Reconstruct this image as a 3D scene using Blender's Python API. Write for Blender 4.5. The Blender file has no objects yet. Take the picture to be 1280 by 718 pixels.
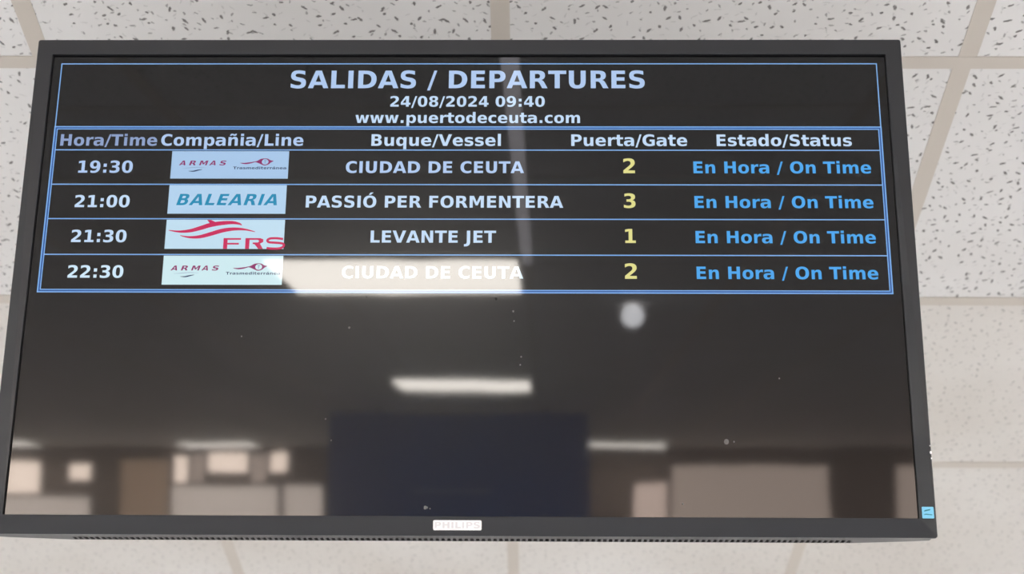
import bpy, bmesh, math, random
from mathutils import Vector, Matrix

random.seed(7)
S = bpy.context.scene
COL = S.collection
EYE = 1.586                      # camera height; the ceiling is at 3.0 m
CEIL = 3.0

# ------------------------------------------------------------------ camera
def axes(yaw, pitch, roll):
    f = Vector((-math.sin(yaw) * math.cos(pitch), math.cos(yaw) * math.cos(pitch), math.sin(pitch)))
    r = Vector((math.cos(yaw), math.sin(yaw), 0))
    u = r.cross(f)
    c, s = math.cos(roll), math.sin(roll)
    return c * r + s * u, -s * r + c * u, f

R, U, F = axes(0.014383, 0.550681, 0.009807)
cam_data = bpy.data.cameras.new('camera')
cam_data.sensor_width = 36.0
cam_data.lens = 2137.25 / 1280 * 36.0
cam_data.clip_start = 0.02
cam_data.dof.use_dof = True            # the lens is focused on the screen; the far hall mirrored in it is soft
cam_data.dof.focus_distance = 1.86
cam_data.dof.aperture_fstop = 7.0
cam = bpy.data.objects.new('camera', cam_data)
COL.objects.link(cam)
m = Matrix((R, U, -F)).transposed().to_4x4()
m.translation = Vector((0, 0, EYE))
cam.matrix_world = m
S.camera = cam

# ------------------------------------------------------------------ world, exposure
world = bpy.data.worlds.new('hall_air')
S.world = world
world.use_nodes = True
bgn = world.node_tree.nodes['Background']
bgn.inputs[0].default_value = (0.9, 0.94, 1.0, 1)
bgn.inputs[1].default_value = 1.0
S.view_settings.view_transform = 'Standard'
S.view_settings.look = 'None'
S.view_settings.exposure = 0.0
S.view_settings.gamma = 1.0
S.view_settings.use_curve_mapping = False

L_PANEL = 29.5      # radiance of the ceiling luminaires
L_WINDOW = 24.0     # bright sky behind the upper panes
L_LOWER = 10.0       # frosted lower panes

# ------------------------------------------------------------------ helpers
def lin(c):
    return tuple(((v / 255) / 12.92 if v / 255 <= 0.04045 else ((v / 255 + 0.055) / 1.055) ** 2.4) for v in c) + (1.0,)

def mat(name, rgb, rough=0.5, metal=0.0, emit=None, strength=0.0, spec=0.5, coat=0.0, coat_rough=0.05):
    mt = bpy.data.materials.new(name)
    mt.use_nodes = True
    b = mt.node_tree.nodes['Principled BSDF']
    b.inputs['Base Color'].default_value = lin(rgb)
    b.inputs['Roughness'].default_value = rough
    b.inputs['Metallic'].default_value = metal
    b.inputs['Specular IOR Level'].default_value = spec
    b.inputs['Coat Weight'].default_value = coat
    b.inputs['Coat Roughness'].default_value = coat_rough
    if emit is not None:
        b.inputs['Emission Color'].default_value = lin(emit)
        b.inputs['Emission Strength'].default_value = strength
    return mt

def obj(name, bm, material, parent=None, **props):
    me = bpy.data.meshes.new(name)
    bm.normal_update()
    bm.to_mesh(me)
    bm.free()
    me.materials.append(material)
    o = bpy.data.objects.new(name, me)
    COL.objects.link(o)
    if parent is not None:
        o.parent = parent
    for k, v in props.items():
        o[k] = v
    return o

def empty(name, loc=(0, 0, 0), **props):
    o = bpy.data.objects.new(name, None)
    COL.objects.link(o)
    o.location = loc
    o.empty_display_size = 0.05
    for k, v in props.items():
        o[k] = v
    return o

def box(bm, x0, x1, y0, y1, z0, z1):
    v = [bm.verts.new(p) for p in ((x0, y0, z0), (x1, y0, z0), (x1, y1, z0), (x0, y1, z0),
                                   (x0, y0, z1), (x1, y0, z1), (x1, y1, z1), (x0, y1, z1))]
    for f in ((0, 3, 2, 1), (4, 5, 6, 7), (0, 1, 5, 4), (1, 2, 6, 5), (2, 3, 7, 6), (3, 0, 4, 7)):
        bm.faces.new([v[i] for i in f])
    return v

def boxes(*bs):
    bm = bmesh.new()
    for b in bs:
        box(bm, *b)
    return bm

def loft(bm, rings, close=True, cap0=True, cap1=True):
    vs = [[bm.verts.new(p) for p in r] for r in rings]
    n = len(vs[0])
    for a, b in zip(vs, vs[1:]):
        for i in range(n if close else n - 1):
            j = (i + 1) % n
            bm.faces.new((a[i], a[j], b[j], b[i]))
    if cap0: bm.faces.new(list(reversed(vs[0])))
    if cap1: bm.faces.new(vs[-1])
    return vs

def cyl(bm, c, r, h, axis='z', n=24):
    def pt(a, t):
        x, y = r * math.cos(a), r * math.sin(a)
        if axis == 'z': return (c[0] + x, c[1] + y, c[2] + t)
        if axis == 'y': return (c[0] + x, c[1] + t, c[2] + y)
        return (c[0] + t, c[1] + x, c[2] + y)
    loft(bm, [[pt(2 * math.pi * i / n, t) for i in range(n)] for t in (0, h)])
    bmesh.ops.recalc_face_normals(bm, faces=bm.faces)

# ------------------------------------------------------------------ materials
def tile_material(name, fade, pale=(226, 225, 223), dull=(219, 217, 214)):
    """mineral-fibre ceiling tile: short random fissures and pin pricks pressed into an off-white face"""
    mt = bpy.data.materials.new(name)
    mt.use_nodes = True
    nt = mt.node_tree
    N, Lk = nt.nodes, nt.links
    b = N['Principled BSDF']
    b.inputs['Roughness'].default_value = 0.9
    b.inputs['Specular IOR Level'].default_value = 0.25
    tc = N.new('ShaderNodeTexCoord')
    geo = N.new('ShaderNodeNewGeometry')
    flat = N.new('ShaderNodeVectorMath'); flat.operation = 'MULTIPLY'
    flat.inputs[1].default_value = (1, 1, 0)
    Lk.new(geo.outputs['Position'], flat.inputs[0])

    def math_(op, a, bb=None, c=None):
        n = N.new('ShaderNodeMath'); n.operation = op
        for i, v in enumerate((a, bb, c)):
            if v is None: continue
            if isinstance(v, (int, float)): n.inputs[i].default_value = v
            else: Lk.new(v, n.inputs[i])
        return n.outputs[0]

    def layer(scale, la, lb, keep, shift, spread):
        off = N.new('ShaderNodeVectorMath'); off.operation = 'ADD'
        off.inputs[1].default_value = (shift, shift * 1.7, 0)
        Lk.new(flat.outputs[0], off.inputs[0])
        # ragged outline
        nz = N.new('ShaderNodeTexNoise'); nz.inputs['Scale'].default_value = 260; nz.inputs['Detail'].default_value = 1
        Lk.new(off.outputs[0], nz.inputs['Vector'])
        sub = N.new('ShaderNodeVectorMath'); sub.operation = 'SUBTRACT'; sub.inputs[1].default_value = (.5, .5, .5)
        Lk.new(nz.outputs['Color'], sub.inputs[0])
        sc_ = N.new('ShaderNodeVectorMath'); sc_.operation = 'SCALE'; sc_.inputs['Scale'].default_value = 0.0035
        Lk.new(sub.outputs[0], sc_.inputs[0])
        add = N.new('ShaderNodeVectorMath'); add.operation = 'ADD'
        Lk.new(off.outputs[0], add.inputs[0]); Lk.new(sc_.outputs[0], add.inputs[1])
        vo = N.new('ShaderNodeTexVoronoi'); vo.voronoi_dimensions = '2D'
        vo.inputs['Scale'].default_value = scale
        vo.inputs['Randomness'].default_value = 0.85
        Lk.new(add.outputs[0], vo.inputs['Vector'])
        d = N.new('ShaderNodeVectorMath'); d.operation = 'SUBTRACT'
        Lk.new(add.outputs[0], d.inputs[0]); Lk.new(vo.outputs['Position'], d.inputs[1])
        sx = N.new('ShaderNodeSeparateXYZ'); Lk.new(d.outputs[0], sx.inputs[0])
        sc = N.new('ShaderNodeSeparateColor'); Lk.new(vo.outputs['Color'], sc.inputs[0])
        ang = math_('ADD', math_('MULTIPLY', sc.outputs[0], spread), math.pi / 2 - spread / 2 + 0.2)
        ca, sa = math_('COSINE', ang), math_('SINE', ang)
        u = math_('ADD', math_('MULTIPLY', sx.outputs[0], ca), math_('MULTIPLY', sx.outputs[1], sa))
        v = math_('SUBTRACT', math_('MULTIPLY', sx.outputs[1], ca), math_('MULTIPLY', sx.outputs[0], sa))
        ln = math_('MULTIPLY_ADD', sc.outputs[1], la * 0.9, la * 0.45)
        e = math_('ADD', math_('POWER', math_('ABSOLUTE', math_('DIVIDE', u, ln)), 2.0),
                  math_('POWER', math_('ABSOLUTE', math_('DIVIDE', v, lb)), 2.0))
        inside = N.new('ShaderNodeMapRange'); inside.interpolation_type = 'SMOOTHSTEP'
        inside.inputs['From Min'].default_value = 1.35; inside.inputs['From Max'].default_value = 0.35
        Lk.new(e, inside.inputs['Value'])
        pick = math_('LESS_THAN', sc.outputs[2], keep)
        return math_('MULTIPLY', inside.outputs[0], pick)

    f1 = layer(45, 0.0043, 0.0019, 0.74, 0.0, 2.4)
    f2 = layer(52, 0.0030, 0.0014, 0.6, 3.37, 3.1)
    f3 = layer(75, 0.0042, 0.0011, 0.5, 8.1, 3.1)
    deep = math_('MAXIMUM', f1, math_('MULTIPLY', f2, 0.65))
    allm = math_('MAXIMUM', deep, math_('MULTIPLY', f3, 0.22))
    # board to board tint and broad stains
    st = N.new('ShaderNodeTexNoise'); st.inputs['Scale'].default_value = 2.2; st.inputs['Detail'].default_value = 3
    Lk.new(flat.outputs[0], st.inputs['Vector'])
    gr = N.new('ShaderNodeTexNoise'); gr.inputs['Scale'].default_value = 900; gr.inputs['Detail'].default_value = 2
    Lk.new(flat.outputs[0], gr.inputs['Vector'])
    ramp = N.new('ShaderNodeValToRGB')
    ramp.color_ramp.elements[0].position = 0.35; ramp.color_ramp.elements[0].color = lin(dull)
    ramp.color_ramp.elements[1].position = 0.65; ramp.color_ramp.elements[1].color = lin(pale)
    Lk.new(st.outputs['Fac'], ramp.inputs['Fac'])
    mx = N.new('ShaderNodeMix'); mx.data_type = 'RGBA'
    mx.inputs['B'].default_value = lin((118, 115, 112))
    Lk.new(math_('MULTIPLY', allm, 0.92 * fade), mx.inputs['Factor'])
    Lk.new(ramp.outputs['Color'], mx.inputs['A'])
    Lk.new(mx.outputs['Result'], b.inputs['Base Color'])
    hgt = math_('ADD', math_('MULTIPLY', allm, -1.0 * fade), math_('MULTIPLY', gr.outputs['Fac'], 0.12))
    bp = N.new('ShaderNodeBump'); bp.inputs['Distance'].default_value = 0.0012; bp.inputs['Strength'].default_value = 0.8
    Lk.new(hgt, bp.inputs['Height'])
    Lk.new(bp.outputs['Normal'], b.inputs['Normal'])
    return mt

M_TILE = tile_material('fissured_tile', 1.0)
M_TILE_SOFT = tile_material('fissured_tile_painted', 0.5, (221, 218, 213), (211, 206, 199))  # fainter fissures, slightly darker and warmer tone
M_TBAR = mat('painted_grid_bar', (196, 188, 177), 0.42)
M_WALL = mat('cream_wall', (222, 222, 222), 0.8)
M_PILLAR = mat('brown_wall', (168, 150, 138), 0.7)
M_FLOOR = mat('terrazzo_floor', (186, 190, 198), 0.4)
M_FRAME = mat('grey_window_frame', (110, 104, 98), 0.5)
M_PANEL = mat('luminaire_diffuser', (235, 232, 225), 0.5, emit=(255, 248, 238), strength=L_PANEL)
M_DOWN = mat('downlight_lens', (235, 232, 225), 0.5, emit=(250, 250, 255), strength=16.0)
M_STREAK = mat('led_strip_lens', (225, 225, 228), 0.4, emit=(250, 244, 250), strength=3.3)  # added glow for the streak along the grid bar
M_WHITE = mat('white_metal', (225, 224, 220), 0.45)
M_PANE = mat('bright_window_pane', (200, 200, 200), 0.1, emit=(255, 232, 214), strength=L_WINDOW)
M_PANE_LOW = mat('frosted_window_pane', (200, 200, 200), 0.3, emit=(255, 236, 222), strength=L_LOWER)
M_PANE_PINK = mat('pink_blind_pane', (200, 190, 185), 0.3, emit=(255, 226, 210), strength=11.0)
M_GLOW_BROWN = mat('brown_blind_pane', (150, 125, 100), 0.5, emit=(255, 214, 180), strength=3.6)  # added glow standing in for daylight on brown wall
M_GLOW_DIM = mat('shaded_blind_pane', (170, 160, 150), 0.5, emit=(255, 230, 214), strength=6.2)  # added glow standing in for daylight on grey-brown wall
M_BOARD = mat('dark_blue_board', (66, 112, 190), 0.5)
M_DARKMETAL = mat('dark_bracket_metal', (40, 41, 43), 0.45, metal=0.6)

def bezel_material(name, rgb, rough):
    mt = mat(name, rgb, rough)
    nt = mt.node_tree; b = nt.nodes['Principled BSDF']
    tc = nt.nodes.new('ShaderNodeTexCoord')
    n1 = nt.nodes.new('ShaderNodeTexNoise'); n1.inputs['Scale'].default_value = 900
    n2 = nt.nodes.new('ShaderNodeTexNoise'); n2.inputs['Scale'].default_value = 14; n2.inputs['Detail'].default_value = 4
    nt.links.new(tc.outputs['Object'], n1.inputs['Vector']); nt.links.new(tc.outputs['Object'], n2.inputs['Vector'])
    mr = nt.nodes.new('ShaderNodeMapRange')
    mr.inputs['From Min'].default_value = 0.3; mr.inputs['From Max'].default_value = 0.7
    mr.inputs['To Min'].default_value = rough - 0.08; mr.inputs['To Max'].default_value = rough + 0.08
    nt.links.new(n2.outputs['Fac'], mr.inputs['Value']); nt.links.new(mr.outputs[0], b.inputs['Roughness'])
    bp = nt.nodes.new('ShaderNodeBump'); bp.inputs['Distance'].default_value = 0.0002; bp.inputs['Strength'].default_value = 0.25
    nt.links.new(n1.outputs['Fac'], bp.inputs['Height']); nt.links.new(bp.outputs['Normal'], b.inputs['Normal'])
    return mt

M_BEZEL = bezel_material('charcoal_bezel_plastic', (31, 35, 41), 0.40)
M_HOUSING = bezel_material('charcoal_housing_plastic', (70, 69, 70), 0.5)
M_BLACK = mat('black_rubber', (10, 10, 12), 0.6)

GL_ROUGH, GL_COAT = 0.23, 0.032
def glass_mat(name, rgb, strength=0.0):
    """surface of the display: dark face under a coat; what it shows is emission"""
    mt = mat(name, (4, 4, 5), GL_ROUGH, emit=rgb, strength=strength, spec=0.13, coat=0.68, coat_rough=GL_COAT)
    nt = mt.node_tree; b = nt.nodes['Principled BSDF']
    tc = nt.nodes.new('ShaderNodeTexCoord')
    n2 = nt.nodes.new('ShaderNodeTexNoise'); n2.inputs['Scale'].default_value = 9; n2.inputs['Detail'].default_value = 1
    nt.links.new(tc.outputs['Object'], n2.inputs['Vector'])
    bp = nt.nodes.new('ShaderNodeBump'); bp.inputs['Distance'].default_value = 0.0006; bp.inputs['Strength'].default_value = 0.12
    nt.links.new(n2.outputs['Fac'], bp.inputs['Height'])
    nt.links.new(bp.outputs['Normal'], b.inputs['Coat Normal'])
    return mt

M_GLASS = glass_mat('display_face', (7, 7, 9), 1.0)

# ------------------------------------------------------------------ setting: ceiling
GX, GY, P = -0.641, 1.744, 0.6
TB = 0.024           # grid bar flange width
ceiling = empty('ceiling', (0, 0, CEIL), kind='structure')
X0, X1, Y0, Y1 = -11, 12, -24, 15         # grid cells covered: x index, y index
FILL_LIGHTS = [(a, b) for a in (-10, -7, -4, 4, 7, 10) for b in (-18, -12, -6, 0, 6, 11)
         if not (b <= -12 and abs(a) < (7 if b == -12 else 10))]  # unseen lights added to brighten the ceiling

def tile_bm(x0, x1, y0, y1):
    bm = bmesh.new()
    h, c = 0.016, 0.0012
    loft(bm, [[(x0 + c, y0 + c, 0), (x0 + c, y1 - c, 0), (x1 - c, y1 - c, 0), (x1 - c, y0 + c, 0)],
              [(x0, y0, c), (x0, y1, c), (x1, y1, c), (x1, y0, c)],
              [(x0, y0, h), (x0, y1, h), (x1, y1, h), (x1, y0, h)]])
    bmesh.ops.recalc_face_normals(bm, faces=bm.faces)
    return bm

proto = {}
def tile(i, j):
    g = 0.003
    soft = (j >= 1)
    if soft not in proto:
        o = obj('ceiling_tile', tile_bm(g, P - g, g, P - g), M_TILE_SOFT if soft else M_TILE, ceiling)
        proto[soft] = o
    else:
        o = proto[soft].copy(); COL.objects.link(o); o.parent = ceiling
    o.location = (GX + i * P, GY + j * P, 0.0012)
near = [(i, j) for j in range(-2, 5) for i in range(-4, 6)]
for (i, j) in near:
    tile(i, j)
bm = bmesh.new()
for i in range(X0, X1):
    for j in range(Y0, Y1):
        if (i, j) in near: continue
        x, y = GX + i * P, GY + j * P
        box(bm, x + 0.003, x + P - 0.003, y + 0.003, y + P - 0.003, 0.0012, 0.0172)
obj('ceiling_tile', bm, M_TILE, ceiling, kind='stuff')

def bar(bm, x0, x1, y0, y1, z0=0.0, along='x'):
    # inverted T: flange and web
    box(bm, x0, x1, y0, y1, z0, z0 + 0.0009)
    if along == 'x':
        c = (y0 + y1) / 2; box(bm, x0, x1, c - .001, c + .001, z0 + .0009, .038)
    else:
        c = (x0 + x1) / 2; box(bm, c - .001, c + .001, y0, y1, z0 + .0009, .032)
for j in range(-2, 6):                   # main runners across the view
    bm = bmesh.new(); y = GY + j * P
    bar(bm, GX + X0 * P, GX + X1 * P, y - TB / 2, y + TB / 2)
    obj('grid_bar', bm, M_TBAR, ceiling)
JIT = {(2, -1): 0.002, (2, 0): -0.001, (1, -1): -0.001, (0, -1): 0.0015}
for i in range(-4, 7):                   # cross tees of the tiles in view
    for j in range(-2, 5):
        bm = bmesh.new()
        x = GX + i * P + JIT.get((i, j), random.uniform(-.0008, .0008)); y = GY + j * P
        bar(bm, x - TB / 2, x + TB / 2, y + TB / 2, y + P - TB / 2, 0.0003, 'y')
        obj('cross_bar', bm, M_TBAR, ceiling)
bm = bmesh.new()
for i in range(-4, 7):
    x = GX + i * P
    bar(bm, x - TB / 2, x + TB / 2, GY + 5 * P + TB / 2, GY + Y1 * P, 0.0003, 'y')
for j in list(range(Y0, -2)) + list(range(6, Y1 + 1)):
    y = GY + j * P; bar(bm, GX + X0 * P, GX + X1 * P, y - TB / 2, y + TB / 2)
for i in range(X0, X1 + 1):
    x = GX + i * P
    bar(bm, x - TB / 2, x + TB / 2, GY + Y0 * P, GY - 2 * P, 0.0003, 'y')
    if i < -4 or i > 6: bar(bm, x - TB / 2, x + TB / 2, GY - 2 * P, GY + Y1 * P, 0.0003, 'y')
obj('grid_bar', bm, M_TBAR, ceiling, kind='stuff')

# room shell
XL, XR = GX + X0 * P, GX + X1 * P
YB, YF = GY + Y0 * P, GY + Y1 * P
obj('floor', boxes((XL, XR, YB, YF, -0.1, 0)), M_FLOOR, kind='structure')
obj('roof_slab', boxes((XL - .2, XR + .2, YB - .2, YF + .2, CEIL + .25, CEIL + .4)), M_WALL, kind='structure')
obj('wall_left', boxes((XL - .15, XL, YB, YF, 0, CEIL + .25)), M_WALL, kind='structure')
obj('wall_right', boxes((XR, XR + .15, YB, YF, 0, CEIL + .25)), M_WALL, kind='structure')
obj('wall_front', boxes((XL - .15, XR + .15, YF, YF + .15, 0, CEIL + .25)), M_WALL, kind='structure')
# back wall with daylight panes and added wall glow: (x0, x1, z0, z1, kind)
panes = [(-5.09, -4.76, 2.56, 2.86, 1), (-4.47, -4.26, 2.68, 2.84, 1),
         (-3.49, -3.35, 2.66, 2.92, 1), (-3.16, -2.80, 2.76, 2.95, 1), (-2.58, -2.42, 2.76, 2.95, 1),
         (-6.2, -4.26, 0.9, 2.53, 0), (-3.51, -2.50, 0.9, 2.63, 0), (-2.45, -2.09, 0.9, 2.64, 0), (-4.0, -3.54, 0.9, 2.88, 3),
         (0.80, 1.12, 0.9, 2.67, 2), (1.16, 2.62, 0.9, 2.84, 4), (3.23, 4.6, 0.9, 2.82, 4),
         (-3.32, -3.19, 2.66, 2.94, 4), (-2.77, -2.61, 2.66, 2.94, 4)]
PANE_MATS = {0: M_PANE_LOW, 1: M_PANE, 2: M_PANE_PINK, 3: M_GLOW_BROWN, 4: M_GLOW_DIM}  # brown and dim kinds are added wall glow, framed like the windows
bm = bmesh.new()
box(bm, XL, XR, YB - .15, YB, 0, CEIL + .25)
obj('wall_back', bm, M_PILLAR, kind='structure')
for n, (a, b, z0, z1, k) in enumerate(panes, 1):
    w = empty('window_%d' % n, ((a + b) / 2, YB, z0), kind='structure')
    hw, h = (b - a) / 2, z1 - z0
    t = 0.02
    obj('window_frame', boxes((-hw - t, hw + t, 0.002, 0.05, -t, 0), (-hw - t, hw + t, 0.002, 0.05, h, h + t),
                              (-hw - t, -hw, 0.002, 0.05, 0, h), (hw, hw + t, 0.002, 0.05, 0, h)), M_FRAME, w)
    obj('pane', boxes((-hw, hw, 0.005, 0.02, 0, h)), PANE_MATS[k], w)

# ------------------------------------------------------------------ ceiling fittings and added fill lights behind the photographer
PH = 0.35            # half width of a surface-mounted square light
def square_light(x, y, label, first=[]):
    z = CEIL - 0.014
    if not first:
        t = empty('ceiling_light', (x, y, z))
        h = PH
        obj('light_frame', boxes((-h, h, -h, -h + .012, 0, .0139), (-h, h, h - .012, h, 0, .0139),
                                 (-h, -h + .012, -h + .012, h - .012, 0, .0139), (h - .012, h, -h + .012, h - .012, 0, .0139)), M_WHITE, t)
        obj('diffuser', boxes((-h + .012, h - .012, -h + .012, h - .012, 0.002, 0.012)), M_PANEL, t)
        first.append(t)
    else:
        t = first[0].copy(); COL.objects.link(t); t.location = (x, y, z)
        for ch in list(first[0].children):
            c = ch.copy(); COL.objects.link(c); c.parent = t
    t['label'] = label; t['category'] = 'ceiling light'; t['group'] = 'square ceiling lights of the hall'
square_light(-0.405, -1.41, 'square ceiling light whose wide glare crosses the lowest timetable row')
square_light(-0.415, -5.27, 'square ceiling light mirrored as the thin strip below the timetable')
for x, where in ((-4.95, 'leftmost'), (-2.95, 'middle'), (0.72, 'rightmost')):
    square_light(x, -11.95, 'far square ceiling light mirrored above the windows, %s of three' % where)
for (i, j) in FILL_LIGHTS:
    square_light(GX + (i + .5) * P, GY + (j + .5) * P, 'square ceiling light of the hall, outside the photograph')

dl = empty('globe_light', (0.285, -2.05, CEIL), label='small round globe light mirrored as a pale spot under the last gate number', category='ceiling light')
bm = bmesh.new(); cyl(bm, (0, 0, -0.012), 0.055, 0.0118); obj('trim_ring', bm, M_WHITE, dl)
bm = bmesh.new(); bmesh.ops.create_uvsphere(bm, u_segments=24, v_segments=14, radius=0.036)
bmesh.ops.translate(bm, verts=bm.verts, vec=(0, 0, -0.046)); obj('globe', bm, M_DOWN, dl)

ls = empty('light_strip', (GX + P, 0, CEIL), label='slim ceiling light strip mirrored as the pale vertical streak on the screen', category='ceiling light')
obj('strip_body', boxes((-.0145, .0145, -1.15, 0.95, -.010, -.0001)), M_WHITE, ls)  # glowing bar added under the grid bar to make its mirrored streak
obj('lens', boxes((-.0135, .0135, -1.15, 0.95, -.0125, -.0101)), M_STREAK, ls)

bd = empty('hanging_board', (-0.50, -6.9, 1.55), label='dark blue board hanging from the ceiling, mirrored in the lower screen', category='board')
obj('board_panel', boxes((-.80, .76, -.03, .03, 0, 1.40)), M_BOARD, bd)
obj('board_rail', boxes((-.30, .18, .031, .036, .925, .935)), M_WHITE, bd)  # pale bar added to stand for a reflected light
for s in (-.5, .5):
    bm = bmesh.new(); cyl(bm, (s, 0, 1.40), 0.006, 0.046, n=12); obj('hanger_rod', bm, M_DARKMETAL, bd)

# ------------------------------------------------------------------ the display
TC = Vector((-0.07508, 1.56211, EYE + 0.975546))
r, u, f = axes(-0.005012, 0.206844, -0.002605)
HB = 0.284                                 # screen centre above the lower edge
tv = empty('departures_screen', (0, 0, 0), category='screen',
           label='large black flat screen showing the ferry departures table, hung below the tiled ceiling')
mm = Matrix((r, f, u)).transposed().to_4x4()     # local x right, y into the screen, z up
mm.translation = TC - u * HB
tv.matrix_world = mm
def T(x, z): return x, z + HB
def tvobj(name, bm, material, parent=tv, **props):
    bmesh.ops.translate(bm, verts=bm.verts, vec=(0, 0, HB))
    return obj(name, bm, material, parent, **props)

def ring_rect(xl, xr, zb, zt, y, rad=0.0, n=3):
    if rad == 0: return [(xl, y, zb), (xr, y, zb), (xr, y, zt), (xl, y, zt)]
    pts = []
    for cx, cz, a0 in ((xr - rad, zb + rad, -90), (xr - rad, zt - rad, 0), (xl + rad, zt - rad, 90), (xl + rad, zb + rad, 180)):
        for k in range(n + 1):
            a = math.radians(a0 + 90 * k / n)
            pts.append((cx + rad * math.cos(a), y, cz + rad * math.sin(a)))
    return pts
OX, OT, OB = 0.4885, 0.2832, -0.2842
IX, IZ = 0.4705, 0.2647
# bezel: outer side wall, chamfer, face, inner lip
bm = bmesh.new()
def rr(d, y, rad): return ring_rect(-OX + d, OX - d, OB + d, OT - d, y, rad)
def tilt(ring):      # the lower rail of the bezel leans back towards its outer edge
    return [(x, y + (0.0035 if z < OB + .0045 and y < .005 else 0), z) for x, y, z in ring]
def ri(d, y): return ring_rect(-IX + d, IX - d, -IZ + d, IZ - d, y, 0.0012)
vs = loft(bm, [rr(0.001, 0.0085, .002), rr(0, 0.0077, .0025), tilt(rr(0, 0.0006, .0025)), tilt(rr(0.0008, 0, .0025)), ri(-0.0003, 0), ri(0, 0.0004), ri(0, 0.0012)],
          cap0=False, cap1=False)
bmesh.ops.recalc_face_normals(bm, faces=bm.faces)
bezel = tvobj('bezel', bm, M_BEZEL)
bm = bmesh.new()
loft(bm, [ri(0, 0.0012), ri(0, 0.0058)], cap0=False, cap1=False)
bmesh.ops.recalc_face_normals(bm, faces=bm.faces)
for fc in bm.faces: fc.normal_flip()
tvobj('gasket', bm, M_BLACK)
YG = 0.004
face = tvobj('display_panel', boxes((-IX - .004, IX + .004, YG, YG + .003, -IZ - .004, IZ + .004)), M_GLASS)

# rear housing: dark seam, shallow tray, tapered back
bm = bmesh.new()
seam = boxes((-OX + .004, OX - .004, .0085, .0125, OB + .003, OT - .004))
tvobj('seam', seam, M_BLACK)
def hr(bot, side, top, y, cut=0.010):
    xl, xr, zb, zt = -OX + side, OX - side, OB + bot, OT - top
    return [(xl + cut, y, zb), (xr - cut, y, zb), (xr, y, zb + cut), (xr, y, zt - cut), (xr - cut, y, zt), (xl + cut, y, zt), (xl, y, zt - cut), (xl, y, zb + cut)]
# footprint of the underside: shallow at both ends, deep in the middle
bm = bmesh.new()
xa, xb = 0.400, 0.470
def section(x, depth):
    return [(x, 0.0125, OB + .0012), (x, depth, OB + .0012), (x, depth + 0.010, OB + .020), (x, 0.060, OB + .10),
            (x, 0.060, OT - .10), (x, 0.030, OT - .02), (x, 0.020, OT - .004), (x, 0.0125, OT - .004)]
def end_sec(x):
    return [(x, 0.0125, OB + .0015), (x, 0.024, OB + .0015), (x, 0.0245, OB + .020), (x, 0.027, OB + .10),
            (x, 0.027, OT - .10), (x, 0.020, OT - .02), (x, 0.016, OT - .008), (x, 0.0125, OT - .008)]
D0 = 0.0240
loft(bm, [end_sec(-OX + .004), section(-xb, 0.027), section(-xa - .006, D0 + .0142), section(-xa - .005, D0), section(xa + .005, D0), section(xa + .006, D0 + .0142), section(xb, 0.027), end_sec(OX - .004)])
bmesh.ops.recalc_face_normals(bm, faces=bm.faces)
tvobj('rear_housing', bm, M_HOUSING)
# row of vent ribs on the lower rear edge over a dark recess
tvobj('vent_recess', boxes((-0.4056, 0.4056, D0 - .001, D0 + .0132, OB + .0038, OB + .012)), M_BLACK)
bm = bmesh.new()
pit = 0.0060
x = -0.4056
while x < 0.404:
    box(bm, x, x + .0024, D0 - .001, D0 + .0130, OB + .0012, OB + .0045)
    x += pit
box(bm, -0.4056, 0.4056, D0 + .0130, D0 + .0142, OB + .0012, OB + .006)
tvobj('vent_rib', bm, M_HOUSING, kind='stuff')

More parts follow.
